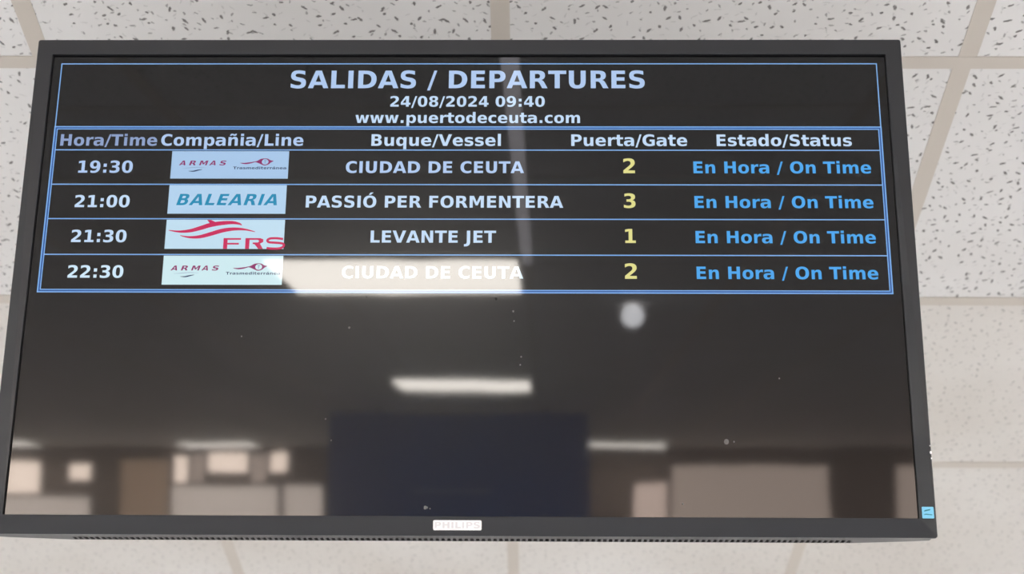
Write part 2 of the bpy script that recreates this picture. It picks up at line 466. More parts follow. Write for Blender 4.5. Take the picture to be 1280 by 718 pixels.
# ------------------------------------------------------------------ lettering (bold sans outlines, 100 units per em)
GLYPHS = {
'A': (77.4, "M 53.4 13.3 L 24 13.3 L 19.4 0 L .5 0 L 27.5 72.9 L 49.9 72.9 L 76.9 0 L 58 0 Z M 28.7 26.8 L 48.7 26.8 L 38.7 55.8 Z"),
'B': (76.2, "M 38.4 44.7 Q 42.8 44.7 45.1 46.6 Q 47.4 48.6 47.4 52.4 Q 47.4 56.2 45.1 58.1 Q 42.8 60.1 38.4 60.1 L 28 60.1 L 28 44.7 Z M 39 12.8 Q 44.7 12.8 47.5 15.2 Q 50.4 17.6 50.4 22.4 Q 50.4 27.2 47.6 29.5 Q 44.7 31.9 39 31.9 L 28 31.9 L 28 12.8 Z M 56.2 39 Q 62.3 37.3 65.6 32.5 Q 68.9 27.8 68.9 20.9 Q 68.9 10.4 61.8 5.2 Q 54.7 0 40.1 0 L 9.2 0 L 9.2 72.9 L 37.2 72.9 Q 52.3 72.9 59.1 68.3 Q 65.9 63.7 65.9 53.6 Q 65.9 48.3 63.4 44.6 Q 60.9 40.8 56.2 39 Z"),
'C': (73.4, "M 67 4 Q 61.8 1.3 56.2 0 Q 50.6 -1.4 44.5 -1.4 Q 26.3 -1.4 15.6 8.8 Q 5 19 5 36.4 Q 5 53.9 15.6 64 Q 26.3 74.2 44.5 74.2 Q 50.6 74.2 56.2 72.9 Q 61.8 71.5 67 68.8 L 67 53.7 Q 61.8 57.3 56.7 58.9 Q 51.6 60.6 46 60.6 Q 35.9 60.6 30.2 54.2 Q 24.4 47.7 24.4 36.4 Q 24.4 25.1 30.2 18.6 Q 35.9 12.2 46 12.2 Q 51.6 12.2 56.7 13.9 Q 61.8 15.5 67 19.1 Z"),
'D': (83.0, "M 28 58.7 L 28 14.2 L 34.7 14.2 Q 46.2 14.2 52.3 19.9 Q 58.4 25.6 58.4 36.5 Q 58.4 47.4 52.3 53 Q 46.3 58.7 34.7 58.7 Z M 9.2 72.9 L 29 72.9 Q 45.6 72.9 53.7 70.5 Q 61.9 68.2 67.7 62.5 Q 72.8 57.6 75.3 51.1 Q 77.8 44.7 77.8 36.5 Q 77.8 28.3 75.3 21.8 Q 72.8 15.3 67.7 10.4 Q 61.8 4.7 53.6 2.4 Q 45.4 0 29 0 L 9.2 0 Z"),
'E': (68.3, "M 9.2 72.9 L 59.9 72.9 L 59.9 58.7 L 28 58.7 L 28 45.1 L 58 45.1 L 58 30.9 L 28 30.9 L 28 14.2 L 61 14.2 L 61 0 L 9.2 0 Z"),
'F': (68.3, "M 9.2 72.9 L 59.9 72.9 L 59.9 58.7 L 28 58.7 L 28 45.1 L 58 45.1 L 58 30.9 L 28 30.9 L 28 0 L 9.2 0 Z"),
'G': (82.1, "M 74.7 5.4 Q 67.7 2 60.1 .3 Q 52.6 -1.4 44.5 -1.4 Q 26.3 -1.4 15.6 8.8 Q 5 19 5 36.4 Q 5 54 15.8 64.1 Q 26.7 74.2 45.5 74.2 Q 52.8 74.2 59.5 72.8 Q 66.1 71.5 72 68.8 L 72 53.7 Q 65.9 57.2 59.9 58.9 Q 53.9 60.6 47.8 60.6 Q 36.6 60.6 30.5 54.3 Q 24.4 48 24.4 36.4 Q 24.4 24.8 30.3 18.5 Q 36.1 12.2 46.9 12.2 Q 49.9 12.2 52.4 12.6 Q 54.9 12.9 56.9 13.7 L 56.9 27.9 L 45.4 27.9 L 45.4 40.5 L 74.7 40.5 Z"),
'H': (83.7, "M 9.2 72.9 L 28 72.9 L 28 45.1 L 55.7 45.1 L 55.7 72.9 L 74.5 72.9 L 74.5 0 L 55.7 0 L 55.7 30.9 L 28 30.9 L 28 0 L 9.2 0 Z"),
'I': (37.2, "M 9.2 72.9 L 28 72.9 L 28 0 L 9.2 0 Z"),
'J': (37.2, "M 9.2 72.9 L 28 72.9 L 28 4.5 Q 28 -9.6 20.3 -16 Q 13 -22.4 -2.5 -22.4 L -6.4 -22.4 L -6.4 -8.2 L -3.6 -8.2 Q 3 -8.2 6.1 -4.9 Q 9.2 -1.7 9.2 5.4 Z"),
'L': (63.7, "M 9.2 72.9 L 28 72.9 L 28 14.2 L 61 14.2 L 61 0 L 9.2 0 Z"),
'M': (99.5, "M 9.2 72.9 L 33.1 72.9 L 49.7 33.9 L 66.4 72.9 L 90.3 72.9 L 90.3 0 L 72.5 0 L 72.5 53.3 L 55.7 14 L 43.8 14 L 27 53.3 L 27 0 L 9.2 0 Z"),
'N': (83.7, "M 9.2 72.9 L 30.2 72.9 L 56.7 22.9 L 56.7 72.9 L 74.5 72.9 L 74.5 0 L 53.5 0 L 27 50 L 27 0 L 9.2 0 Z"),
'O': (85.0, "M 42.5 60.6 Q 33.9 60.6 29.2 54.3 Q 24.4 47.9 24.4 36.4 Q 24.4 24.9 29.2 18.6 Q 33.9 12.2 42.5 12.2 Q 51.1 12.2 55.9 18.6 Q 60.6 24.9 60.6 36.4 Q 60.6 47.9 55.9 54.3 Q 51.1 60.6 42.5 60.6 Z M 42.5 74.2 Q 60.1 74.2 70 64.2 Q 80 54.1 80 36.4 Q 80 18.7 70 8.6 Q 60.1 -1.4 42.5 -1.4 Q 25 -1.4 15 8.6 Q 5 18.7 5 36.4 Q 5 54.1 15 64.2 Q 25 74.2 42.5 74.2 Z"),
'P': (73.3, "M 9.2 72.9 L 40.4 72.9 Q 54.3 72.9 61.7 66.7 Q 69.2 60.6 69.2 49.1 Q 69.2 37.6 61.7 31.5 Q 54.3 25.3 40.4 25.3 L 28 25.3 L 28 0 L 9.2 0 Z M 28 59.3 L 28 38.9 L 38.4 38.9 Q 43.9 38.9 46.8 41.6 Q 49.8 44.2 49.8 49.1 Q 49.8 54 46.8 56.7 Q 43.9 59.3 38.4 59.3 Z"),
'R': (77.0, "M 35.9 40.6 Q 41.8 40.6 44.4 42.8 Q 46.9 45 46.9 50 Q 46.9 55 44.4 57.1 Q 41.8 59.3 35.9 59.3 L 28 59.3 L 28 40.6 Z M 28 27.6 L 28 0 L 9.2 0 L 9.2 72.9 L 37.9 72.9 Q 52.3 72.9 59 68.1 Q 65.7 63.2 65.7 52.8 Q 65.7 45.6 62.2 40.9 Q 58.7 36.3 51.7 34.1 Q 55.6 33.2 58.6 30.1 Q 61.7 27 64.8 20.6 L 75 0 L 55 0 L 46.1 18.1 Q 43.4 23.6 40.6 25.6 Q 37.9 27.6 33.3 27.6 Z"),
'S': (72.0, "M 59.9 70.6 L 59.9 55.2 Q 53.9 57.9 48.2 59.2 Q 42.5 60.6 37.4 60.6 Q 30.7 60.6 27.4 58.7 Q 24.2 56.9 24.2 53 Q 24.2 50.1 26.4 48.4 Q 28.6 46.8 34.3 45.6 L 42.3 44 Q 54.4 41.6 59.6 36.6 Q 64.7 31.6 64.7 22.4 Q 64.7 10.4 57.6 4.5 Q 50.4 -1.4 35.7 -1.4 Q 28.8 -1.4 21.8 -.1 Q 14.8 1.2 7.7 3.8 L 7.7 19.7 Q 14.8 15.9 21.3 14 Q 27.9 12.1 34 12.1 Q 40.2 12.1 43.5 14.2 Q 46.8 16.3 46.8 20.1 Q 46.8 23.6 44.5 25.4 Q 42.3 27.3 35.6 28.8 L 28.3 30.4 Q 17.4 32.8 12.3 37.9 Q 7.3 43 7.3 51.7 Q 7.3 62.6 14.3 68.4 Q 21.3 74.2 34.5 74.2 Q 40.5 74.2 46.9 73.3 Q 53.2 72.4 59.9 70.6 Z"),
'T': (68.2, "M .5 72.9 L 67.7 72.9 L 67.7 58.7 L 43.5 58.7 L 43.5 0 L 24.7 0 L 24.7 58.7 L .5 58.7 Z"),
'U': (81.2, "M 9.2 72.9 L 28 72.9 L 28 29.2 Q 28 20.2 30.9 16.3 Q 33.9 12.4 40.6 12.4 Q 47.3 12.4 50.3 16.3 Q 53.2 20.2 53.2 29.2 L 53.2 72.9 L 72 72.9 L 72 29.2 Q 72 13.7 64.3 6.1 Q 56.5 -1.4 40.6 -1.4 Q 24.7 -1.4 16.9 6.1 Q 9.2 13.7 9.2 29.2 Z"),
'V': (77.4, "M .5 72.9 L 19.4 72.9 L 38.7 19.1 L 58 72.9 L 76.9 72.9 L 49.9 0 L 27.5 0 Z"),
'a': (67.5, "M 32.9 24.6 Q 27.1 24.6 24.1 22.6 Q 21.1 20.6 21.1 16.8 Q 21.1 13.2 23.5 11.2 Q 25.9 9.1 30.2 9.1 Q 35.5 9.1 39.1 12.9 Q 42.7 16.8 42.7 22.5 L 42.7 24.6 Z M 60.4 31.2 L 60.4 0 L 42.7 0 L 42.7 8.1 Q 38.9 2.8 34.2 .7 Q 29.5 -1.4 22.8 -1.4 Q 13.7 -1.4 8 3.9 Q 2.3 9.2 2.3 17.6 Q 2.3 27.9 9.4 32.7 Q 16.5 37.5 31.6 37.5 L 42.7 37.5 L 42.7 39 Q 42.7 43.4 39.2 45.5 Q 35.7 47.5 28.3 47.5 Q 22.3 47.5 17.1 46.3 Q 12 45.1 7.5 42.7 L 7.5 56.1 Q 13.5 57.6 19.6 58.3 Q 25.7 59.1 31.7 56 L 31.7 56 Q 46.6 56 53.5 50.2 Q 60.4 44.3 60.4 31.2 Z"),
'c': (59.3, "M 52.6 53 L 52.6 38.7 Q 49 41.2 45.4 42.3 Q 41.8 43.5 38 43.5 Q 30.6 43.5 26.5 39.2 Q 22.4 34.9 22.4 27.3 Q 22.4 19.5 26.5 15.2 Q 30.6 10.9 38 10.9 Q 42.1 10.9 45.8 12.1 Q 49.5 13.3 52.6 15.7 L 52.6 1.4 Q 48.5 -.1 44.4 -.8 Q 40.1 -1.4 36 -1.4 Q 21 -1.4 12.7 6.2 Q 4.3 13.8 4.3 27.3 Q 4.3 40.8 12.7 48.4 Q 21 56 36 56 Q 40.3 56 44.5 55.2 Q 48.6 54.5 52.6 53 Z"),
'd': (71.6, "M 45.6 46.7 L 45.6 76 L 63.2 76 L 63.2 0 L 45.6 0 L 45.6 7.9 Q 42 3.1 37.6 .8 Q 33.3 -1.4 27.6 -1.4 Q 17.5 -1.4 11 6.6 Q 4.5 14.7 4.5 27.3 Q 4.5 39.9 11 48 Q 17.5 56 27.6 56 Q 33.3 56 37.6 53.7 Q 42 51.5 45.6 46.7 Z M 34.1 11.3 Q 39.7 11.3 42.6 15.4 Q 45.6 19.5 45.6 27.3 Q 45.6 35.1 42.6 39.2 Q 39.7 43.3 34.1 43.3 Q 28.5 43.3 25.6 39.2 Q 22.6 35.1 22.6 27.3 Q 22.6 19.5 25.6 15.4 Q 28.5 11.3 34.1 11.3 Z"),
'e': (67.8, "M 63 27.5 L 63 22.5 L 22.3 22.5 Q 23 16.4 26.7 13.4 Q 30.5 10.3 37.3 10.3 Q 42.8 10.3 48.5 11.9 Q 54.3 13.6 60.4 16.8 L 60.4 3.4 Q 54.2 1.1 48 -.1 Q 41.9 -1.4 35.8 -1.4 Q 21 -1.4 12.7 6.2 Q 4.5 13.7 4.5 27.3 Q 4.5 40.5 12.6 48.2 Q 20.8 56 34.8 56 Q 47.5 56 55.2 48.2 Q 63 40.3 63 27.5 Z M 45 33.3 Q 45 38.3 42.1 41.3 Q 39.2 44.4 34.6 44.4 Q 29.6 44.4 26.4 41.5 Q 23.3 38.7 22.5 33.3 Z"),
'i': (34.3, "M 8.4 54.7 L 25.9 54.7 L 25.9 0 L 8.4 0 Z M 8.4 76 L 25.9 76 L 25.9 61.7 L 8.4 61.7 Z"),
'l': (34.3, "M 8.4 76 L 25.9 76 L 25.9 0 L 8.4 0 Z"),
'm': (104.2, "M 59.1 45.6 Q 62.4 50.7 67 53.3 Q 71.5 56 77 56 Q 86.4 56 91.4 50.2 Q 96.3 44.4 96.3 33.3 L 96.3 0 L 78.7 0 L 78.7 28.5 L 78.8 31.8 Q 78.8 37.6 77.1 40.2 Q 75.4 42.8 71.6 42.8 Q 66.6 42.8 63.9 38.7 Q 61.2 34.6 61.1 26.9 L 61.1 0 L 43.5 0 L 43.5 28.5 Q 43.5 37.6 41.9 40.2 Q 40.4 42.8 36.4 42.8 Q 31.3 42.8 28.6 38.7 Q 25.9 34.6 25.9 26.9 L 25.9 0 L 8.3 0 L 8.3 54.7 L 25.9 54.7 L 25.9 46.7 Q 29.1 51.3 33.3 53.7 Q 37.5 56 42.5 56 Q 48.1 56 52.5 53.3 Q 56.8 50.5 59.1 45.6 Z"),
'n': (71.2, "M 63.4 33.3 L 63.4 0 L 45.8 0 L 45.8 25.5 Q 45.8 32.6 45.5 35.3 Q 45.2 38 44.4 39.3 Q 43.4 41 41.6 41.9 Q 39.8 42.9 37.6 42.9 Q 32.1 42.9 29 38.7 Q 25.9 34.4 25.9 26.9 L 25.9 0 L 8.4 0 L 8.4 54.7 L 25.9 54.7 L 25.9 46.7 Q 29.8 51.5 34.3 53.7 Q 38.7 56 44.1 56 Q 53.6 56 58.5 50.2 Q 63.4 44.4 63.4 33.3 Z"),
'o': (68.7, "M 34.4 43.5 Q 28.6 43.5 25.6 39.3 Q 22.5 35.2 22.5 27.3 Q 22.5 19.4 25.6 15.3 Q 28.6 11.1 34.4 11.1 Q 40.1 11.1 43.2 15.3 Q 46.2 19.4 46.2 27.3 Q 46.2 35.2 43.2 39.3 Q 40.1 43.5 34.4 43.5 Z M 34.4 56 Q 48.5 56 56.5 48.4 Q 64.4 40.8 64.4 27.3 Q 64.4 13.8 56.5 6.2 Q 48.5 -1.4 34.4 -1.4 Q 20.3 -1.4 12.3 6.2 Q 4.3 13.8 4.3 27.3 Q 4.3 40.8 12.3 48.4 Q 20.3 56 34.4 56 Z"),
'p': (71.6, "M 25.9 7.9 L 25.9 -20.8 L 8.4 -20.8 L 8.4 54.7 L 25.9 54.7 L 25.9 46.7 Q 29.6 51.5 34 53.7 Q 38.4 56 44.1 56 Q 54.2 56 60.7 48 Q 67.2 39.9 67.2 27.3 Q 67.2 14.7 60.7 6.6 Q 54.2 -1.4 44.1 -1.4 Q 38.4 -1.4 34 .8 Q 29.6 3.1 25.9 7.9 Z M 37.6 43.3 Q 32 43.3 29 39.2 Q 26 35.1 26 27.3 Q 26 19.5 29 15.4 Q 32 11.3 37.6 11.3 Q 43.2 11.3 46.2 15.4 Q 49.1 19.5 49.1 27.3 Q 49.1 35.1 46.2 39.2 Q 43.2 43.3 37.6 43.3 Z"),
'q': (71.6, "M 45.7 7.9 L 45.7 -20.8 L 63.2 -20.8 L 63.2 54.7 L 45.7 54.7 L 45.7 46.7 Q 42 51.5 37.6 53.7 Q 33.2 56 27.5 56 Q 17.4 56 10.9 48 Q 4.4 39.9 4.4 27.3 Q 4.4 14.7 10.9 6.6 Q 17.4 -1.4 27.5 -1.4 Q 33.2 -1.4 37.6 .8 Q 42 3.1 45.7 7.9 Z M 34 43.3 Q 39.6 43.3 42.6 39.2 Q 45.6 35.1 45.6 27.3 Q 45.6 19.5 42.6 15.4 Q 39.6 11.3 34 11.3 Q 28.4 11.3 25.4 15.4 Q 22.5 19.5 22.5 27.3 Q 22.5 35.1 25.4 39.2 Q 28.4 43.3 34 43.3 Z"),
'r': (49.3, "M 49 39.8 Q 46.7 40.9 44.5 41.4 Q 42.2 41.9 39.9 41.9 Q 33.2 41.9 29.5 37.6 Q 25.9 33.3 25.9 25.2 L 25.9 0 L 8.4 0 L 8.4 54.7 L 25.9 54.7 L 25.9 45.7 Q 29.3 51.1 33.6 53.5 Q 38 56 44.1 56 L 49 55.6 Z"),
's': (59.5, "M 51.1 53 L 51.1 39.7 Q 45.5 42.1 40.3 43.2 Q 35.1 44.4 30.4 44.4 Q 25.4 44.4 23 43.1 Q 20.6 41.9 20.6 39.3 Q 20.6 37.2 22.4 36.1 Q 24.3 35 29 34.4 L 32.1 34 Q 45.5 32.3 50.1 28.4 Q 54.8 24.5 54.8 16.1 Q 54.8 7.4 48.3 3 Q 41.9 -1.4 29.1 -1.4 Q 23.7 -1.4 17.9 -.6 Q 12.1 .3 6 2 L 6 15.3 Q 11.2 12.8 16.7 11.5 Q 22.2 10.2 27.9 10.2 Q 33 10.2 35.6 11.6 Q 38.2 13 38.2 15.8 Q 38.2 18.2 36.4 19.3 Q 34.6 20.5 29.3 21.1 L 26.2 21.5 Q 14.6 23 9.9 26.9 Q 5.2 30.9 5.2 38.9 Q 5.2 47.6 11.1 51.8 Q 17.1 56 29.4 56 Q 34.2 56 39.6 55.3 Q 44.9 54.5 51.1 53 Z"),
't': (47.8, "M 27.5 70.2 L 27.5 54.7 L 45.5 54.7 L 45.5 42.2 L 27.5 42.2 L 27.5 19 Q 27.5 15.2 29 13.8 Q 30.5 12.5 35 12.5 L 44 12.5 L 44 0 L 29 0 Q 18.7 0 14.3 4.3 Q 10 8.6 10 19 L 10 42.2 L 1.3 42.2 L 1.3 54.7 L 10 54.7 L 10 70.2 Z"),
'w': (92.4, "M 3.5 54.7 L 20.5 54.7 L 29.7 17.9 L 38.4 54.7 L 54 54.7 L 62.7 18.2 L 71.9 54.7 L 88.9 54.7 L 74.5 0 L 55.4 0 L 46.2 36.9 L 37 0 L 17.9 0 Z"),
'0': (69.6, "M 46 36.5 Q 46 50.2 43.4 55.8 Q 40.9 61.4 34.8 61.4 Q 28.8 61.4 26.2 55.8 Q 23.6 50.2 23.6 36.5 Q 23.6 22.7 26.2 17 Q 28.8 11.4 34.8 11.4 Q 40.8 11.4 43.4 17 Q 46 22.7 46 36.5 Z M 64.8 36.4 Q 64.8 18.3 57 8.4 Q 49.2 -1.4 34.8 -1.4 Q 20.4 -1.4 12.6 8.4 Q 4.8 18.3 4.8 36.4 Q 4.8 54.5 12.6 64.4 Q 20.4 74.2 34.8 74.2 Q 49.2 74.2 57 64.4 Q 64.8 54.5 64.8 36.4 Z"),
'1': (69.6, "M 11.7 13 L 28.3 13 L 28.3 60.1 L 11.3 56.6 L 11.3 69.4 L 28.2 72.9 L 46.1 72.9 L 46.1 13 L 62.7 13 L 62.7 0 L 11.7 0 Z"),
'2': (69.6, "M 28.8 13.8 L 60.9 13.8 L 60.9 0 L 7.9 0 L 7.9 13.8 L 34.5 37.3 Q 38.1 40.5 39.8 43.6 Q 41.5 46.7 41.5 50 Q 41.5 55.1 38.1 58.3 Q 34.6 61.4 28.9 61.4 Q 24.5 61.4 19.3 59.5 Q 14.1 57.6 8.1 53.9 L 8.1 69.9 Q 14.5 72 20.7 73.1 Q 26.9 74.2 32.8 74.2 Q 45.9 74.2 53.2 68.5 Q 60.4 62.7 60.4 52.4 Q 60.4 46.4 57.3 41.3 Q 54.3 36.1 44.4 27.5 Z"),
'3': (69.6, "M 46.6 39.3 Q 54 37.4 57.8 32.7 Q 61.6 28 61.6 20.7 Q 61.6 9.9 53.3 4.2 Q 45 -1.4 29.1 -1.4 Q 23.5 -1.4 17.8 -.5 Q 12.2 .4 6.7 2.2 L 6.7 16.7 Q 12 14.1 17.2 12.7 Q 22.4 11.4 27.4 11.4 Q 34.9 11.4 38.8 14 Q 42.8 16.6 42.8 21.4 Q 42.8 26.4 38.8 28.9 Q 34.7 31.5 26.7 31.5 L 19.2 31.5 L 19.2 43.6 L 27.1 43.6 Q 34.2 43.6 37.6 45.8 Q 41.1 48.1 41.1 52.6 Q 41.1 56.8 37.7 59.1 Q 34.4 61.4 28.2 61.4 Q 23.7 61.4 19.1 60.4 Q 14.4 59.3 9.8 57.3 L 9.8 71.1 Q 15.4 72.7 20.8 73.4 Q 26.3 74.2 31.6 74.2 Q 45.8 74.2 52.8 69.6 Q 59.9 64.9 59.9 55.5 Q 59.9 49.1 56.5 45.1 Q 53.2 41 46.6 39.3 Z"),
'4': (69.6, "M 36.8 57.4 L 16.2 26.9 L 36.8 26.9 Z M 33.7 72.9 L 54.6 72.9 L 54.6 26.9 L 65 26.9 L 65 13.3 L 54.6 13.3 L 54.6 0 L 36.8 0 L 36.8 13.3 L 4.5 13.3 L 4.5 29.4 Z"),
'8': (69.6, "M 34.8 32.9 Q 29.6 32.9 26.8 30.1 Q 24 27.2 24 21.9 Q 24 16.6 26.8 13.7 Q 29.6 10.9 34.8 10.9 Q 40 10.9 42.8 13.7 Q 45.6 16.6 45.6 21.9 Q 45.6 27.3 42.8 30.1 Q 40 32.9 34.8 32.9 Z M 21.1 38.9 Q 14.6 40.9 11.2 45 Q 7.9 49.1 7.9 55.2 Q 7.9 64.3 14.6 69.3 Q 21.4 74.2 34.8 74.2 Q 48.1 74.2 54.9 69.3 Q 61.7 64.4 61.7 55.2 Q 61.7 49.1 58.3 45 Q 55 40.9 48.4 38.9 Q 55.8 36.9 59.5 32.4 Q 63.3 27.9 63.3 21.1 Q 63.3 9.9 56.1 4.2 Q 48.9 -1.4 34.8 -1.4 Q 20.7 -1.4 13.5 4.2 Q 6.2 9.9 6.2 21.1 Q 6.2 27.9 10 32.4 Q 13.7 36.9 21.1 38.9 Z M 25.7 53.1 Q 25.7 48.9 28.1 46.7 Q 30.5 44.4 34.8 44.4 Q 39.1 44.4 41.4 46.7 Q 43.8 48.9 43.8 53.1 Q 43.8 57.4 41.4 59.6 Q 39.1 61.8 34.8 61.8 Q 30.5 61.8 28.1 59.5 Q 25.7 57.3 25.7 53.1 Z"),
'9': (69.6, "M 10 1.6 L 10 15.1 Q 14.5 13 18.6 11.9 Q 22.7 10.9 26.7 10.9 Q 35.1 10.9 39.8 15.6 Q 44.5 20.2 45.3 29.4 Q 42 27 38.2 25.7 Q 34.5 24.5 30.1 24.5 Q 18.9 24.5 12 31 Q 5.2 37.6 5.2 48.2 Q 5.2 60 12.8 67 Q 20.5 74.1 33.3 74.1 Q 47.6 74.1 55.4 64.5 Q 63.2 54.9 63.2 37.3 Q 63.2 19.2 54.1 8.9 Q 44.9 -1.4 29 -1.4 Q 23.9 -1.4 19.2 -.7 Q 14.5 .1 10 1.6 Z M 33.2 36.7 Q 38.1 36.7 40.6 39.9 Q 43.1 43.1 43.1 49.5 Q 43.1 55.9 40.6 59.1 Q 38.1 62.3 33.2 62.3 Q 28.3 62.3 25.8 59.1 Q 23.3 55.9 23.3 49.5 Q 23.3 43.1 25.8 39.9 Q 28.3 36.7 33.2 36.7 Z"),
'/': (36.5, "M 25.7 72.9 L 36.5 72.9 L 10.9 -9.3 L 0 -9.3 Z"),
':': (40.0, "M 11.2 18.9 L 28.7 18.9 L 28.7 0 L 11.2 0 Z M 11.2 54.7 L 28.7 54.7 L 28.7 35.8 L 11.2 35.8 Z"),
'.': (38.0, "M 10.2 18.9 L 27.7 18.9 L 27.7 0 L 10.2 0 Z"),
' ': (34.8, ""),
}
def parse(path):
    out, cur = [], []
    tk = path.split(); i = 0
    while i < len(tk):
        c = tk[i]
        if c == 'M': cur = [(float(tk[i + 1]), float(tk[i + 2]))]; i += 3
        elif c == 'L': cur.append((float(tk[i + 1]), float(tk[i + 2]))); i += 3
        elif c == 'Q':
            x0, y0 = cur[-1]; x1, y1, x2, y2 = map(float, tk[i + 1:i + 5]); i += 5
            for s in (1 / 3, 2 / 3, 1):
                cur.append(((1 - s) ** 2 * x0 + 2 * s * (1 - s) * x1 + s * s * x2, (1 - s) ** 2 * y0 + 2 * s * (1 - s) * y1 + s * s * y2))
        elif c == 'Z':
            out.append(cur); i += 1
    return out
PATHS = {k: (w, parse(p)) for k, (w, p) in GLYPHS.items()}
nn = PATHS['n']
PATHS['u'] = (71.2, [[(71.2 - x, 54.7 - y) for x, y in c] for c in nn[1]])
PATHS['ñ'] = (71.2, nn[1] + parse("M 16 62.5 L 25 62.5 Q 26 66.5 28.5 66.5 Q 30.5 66.5 35 64.3 Q 40 61.7 44 61.7 Q 54 61.7 55.5 76 L 46.5 76 Q 45.5 72 43 72 Q 41 72 36.5 74.2 Q 31.5 76.8 27.5 76.8 Q 17.5 76.8 16 62.5 Z"))
PATHS['Ó'] = (85.0, PATHS['O'][1] + parse("M 45 93 L 62.5 93 L 47.5 78.5 L 35.5 78.5 Z"))
PATHS['á'] = (67.5, PATHS['a'][1] + parse("M 38 80 L 54 80 L 40 63 L 29 63 Z"))
# the lower case a without the stray hump
PATHS['a'] = (67.5, parse("M 32.9 24.6 Q 27.1 24.6 24.1 22.6 Q 21.1 20.6 21.1 16.8 Q 21.1 13.2 23.5 11.2 Q 25.9 9.1 30.2 9.1 Q 35.5 9.1 39.1 12.9 Q 42.7 16.8 42.7 22.5 L 42.7 24.6 Z M 60.4 31.2 L 60.4 0 L 42.7 0 L 42.7 8.1 Q 38.9 2.8 34.2 .7 Q 29.5 -1.4 22.8 -1.4 Q 13.7 -1.4 8 3.9 Q 2.3 9.2 2.3 17.6 Q 2.3 27.9 9.4 31.6 Q 16.5 35.3 31.6 35.3 L 42.7 35.3 L 42.7 36.8 Q 42.7 41.2 39.2 42.8 Q 35.7 44.4 28.3 44.4 Q 22.3 44.4 17.1 43.2 Q 12 42 7.5 39.6 L 7.5 53 Q 13.5 54.5 19.6 55.2 Q 25.7 56 31.7 56 Q 46.6 56 53.5 50.2 Q 60.4 44.3 60.4 31.2 Z"))

def text_contours(s, spacing=0.0):
    x, out = 0.0, []
    for ch in s:
        w, cs = PATHS[ch]
        for c in cs: out.append([(x + px, py) for px, py in c])
        x += w + spacing
    return out

def flat_mesh(contours):
    """fill closed outlines (holes included) into a planar mesh in x, y"""
    cu = bpy.data.curves.new('outline', 'CURVE')
    cu.dimensions = '2D'; cu.fill_mode = 'BOTH'
    for c in contours:
        sp = cu.splines.new('POLY'); sp.points.add(len(c) - 1)
        for p, (a, b) in zip(sp.points, c): p.co = (a, b, 0, 1)
        sp.use_cyclic_u = True
    o = bpy.data.objects.new('outline', cu)
    COL.objects.link(o)
    dg = bpy.context.evaluated_depsgraph_get()
    me = bpy.data.meshes.new_from_object(o.evaluated_get(dg))
    COL.objects.unlink(o); bpy.data.objects.remove(o); bpy.data.curves.remove(cu)
    return me

def print_on(name, contours, material, y, parent, **props):
    """contours in TV-plane metres, laid on the plane at depth y as a print 0.05 mm thick"""
    me = flat_mesh(contours)
    bm = bmesh.new(); bm.from_mesh(me); bpy.data.meshes.remove(me)
    for v in bm.verts: v.co = Vector((v.co.x, y, v.co.y + HB))
    bm.normal_update()
    for fc in bm.faces:
        if fc.normal.y > 0: fc.normal_flip()
    return obj(name, bm, material, parent, **props)

def extent(cs):
    xs = [p[0] for c in cs for p in c]; return min(xs), max(xs)

def fit_text(s, x0, x1, base, cap=None, spacing=0.0, slant=0.0):
    cs = text_contours(s, spacing)
    a, b = extent(cs); sx = (x1 - x0) / (b - a)
    sy = sx if cap is None else cap / 72.9
    print('TEXT', s, 'cap mm', round(sx * 72.9 * 1000, 2))
    return [[(x0 + (px - a) * sx + py * sy * slant, base + py * sy) for px, py in c] for c in cs]

def rect(x0, x1, z0, z1): return [(x0, z0), (x1, z0), (x1, z1), (x0, z1)]

YT = YG - 0.0002
def emis(name, rgb, k=1.0):
    return glass_mat(name, rgb, k)
M_TXT = [emis('white_text_upper', (176, 202, 238)), emis('white_text_middle', (196, 220, 246)),
         emis('white_text_lower', (208, 232, 250)), emis('white_text_left', (140, 160, 200))]
M_CYAN = emis('sky_blue_text', (70, 165, 235))
M_YEL = emis('yellow_text', (225, 220, 140))
M_LINE = emis('pale_blue_line', (130, 180, 238))
M_LINE2 = emis('blue_line_core', (40, 88, 158))
def mmt(v): return v / 1000.0
def line_text(name, s, x0, x1, base, material, **k):
    print_on(name, fit_text(s, mmt(x0), mmt(x1), mmt(base), **k), material, YT, face)

line_text('title_text', 'SALIDAS / DEPARTURES', -198.9, 199.7, 224.0, M_TXT[0])
line_text('clock_text', '24/08/2024 09:40', -85.6, 87.5, 201.1, M_TXT[1])
line_text('website_text', 'www.puertodeceuta.com', -124.1, 126.8, 181.0, M_TXT[1])
HBASE = 153.0
for s, a, b, mt_ in (('Hora/Time', -452.6, -344.3, M_TXT[3]), ('Compañia/Line', -339.9, -181.0, M_TXT[0]), ('Buque/Vessel', -105.2, 38.8, M_TXT[1]),
                ('Puerta/Gate', 116.9, 245.3, M_TXT[1]), ('Estado/Status', 278.0, 427.2, M_TXT[1])):
    line_text('heading_text', s, a, b, HBASE, mt_)
rows = [('19:30', 'CIUDAD DE CEUTA', '2', 120.2, (-132.4, 64.7), M_TXT[0]),
        ('21:00', 'PASSIÓ PER FORMENTERA', '3', 78.9, (-174.7, 107.8), M_TXT[1]),
        ('21:30', 'LEVANTE JET', '1', 37.7, (-102.0, 34.7), M_TXT[1]),
        ('22:30', 'CIUDAD DE CEUTA', '2', -3.7, (-131.7, 64.5), M_TXT[2])]
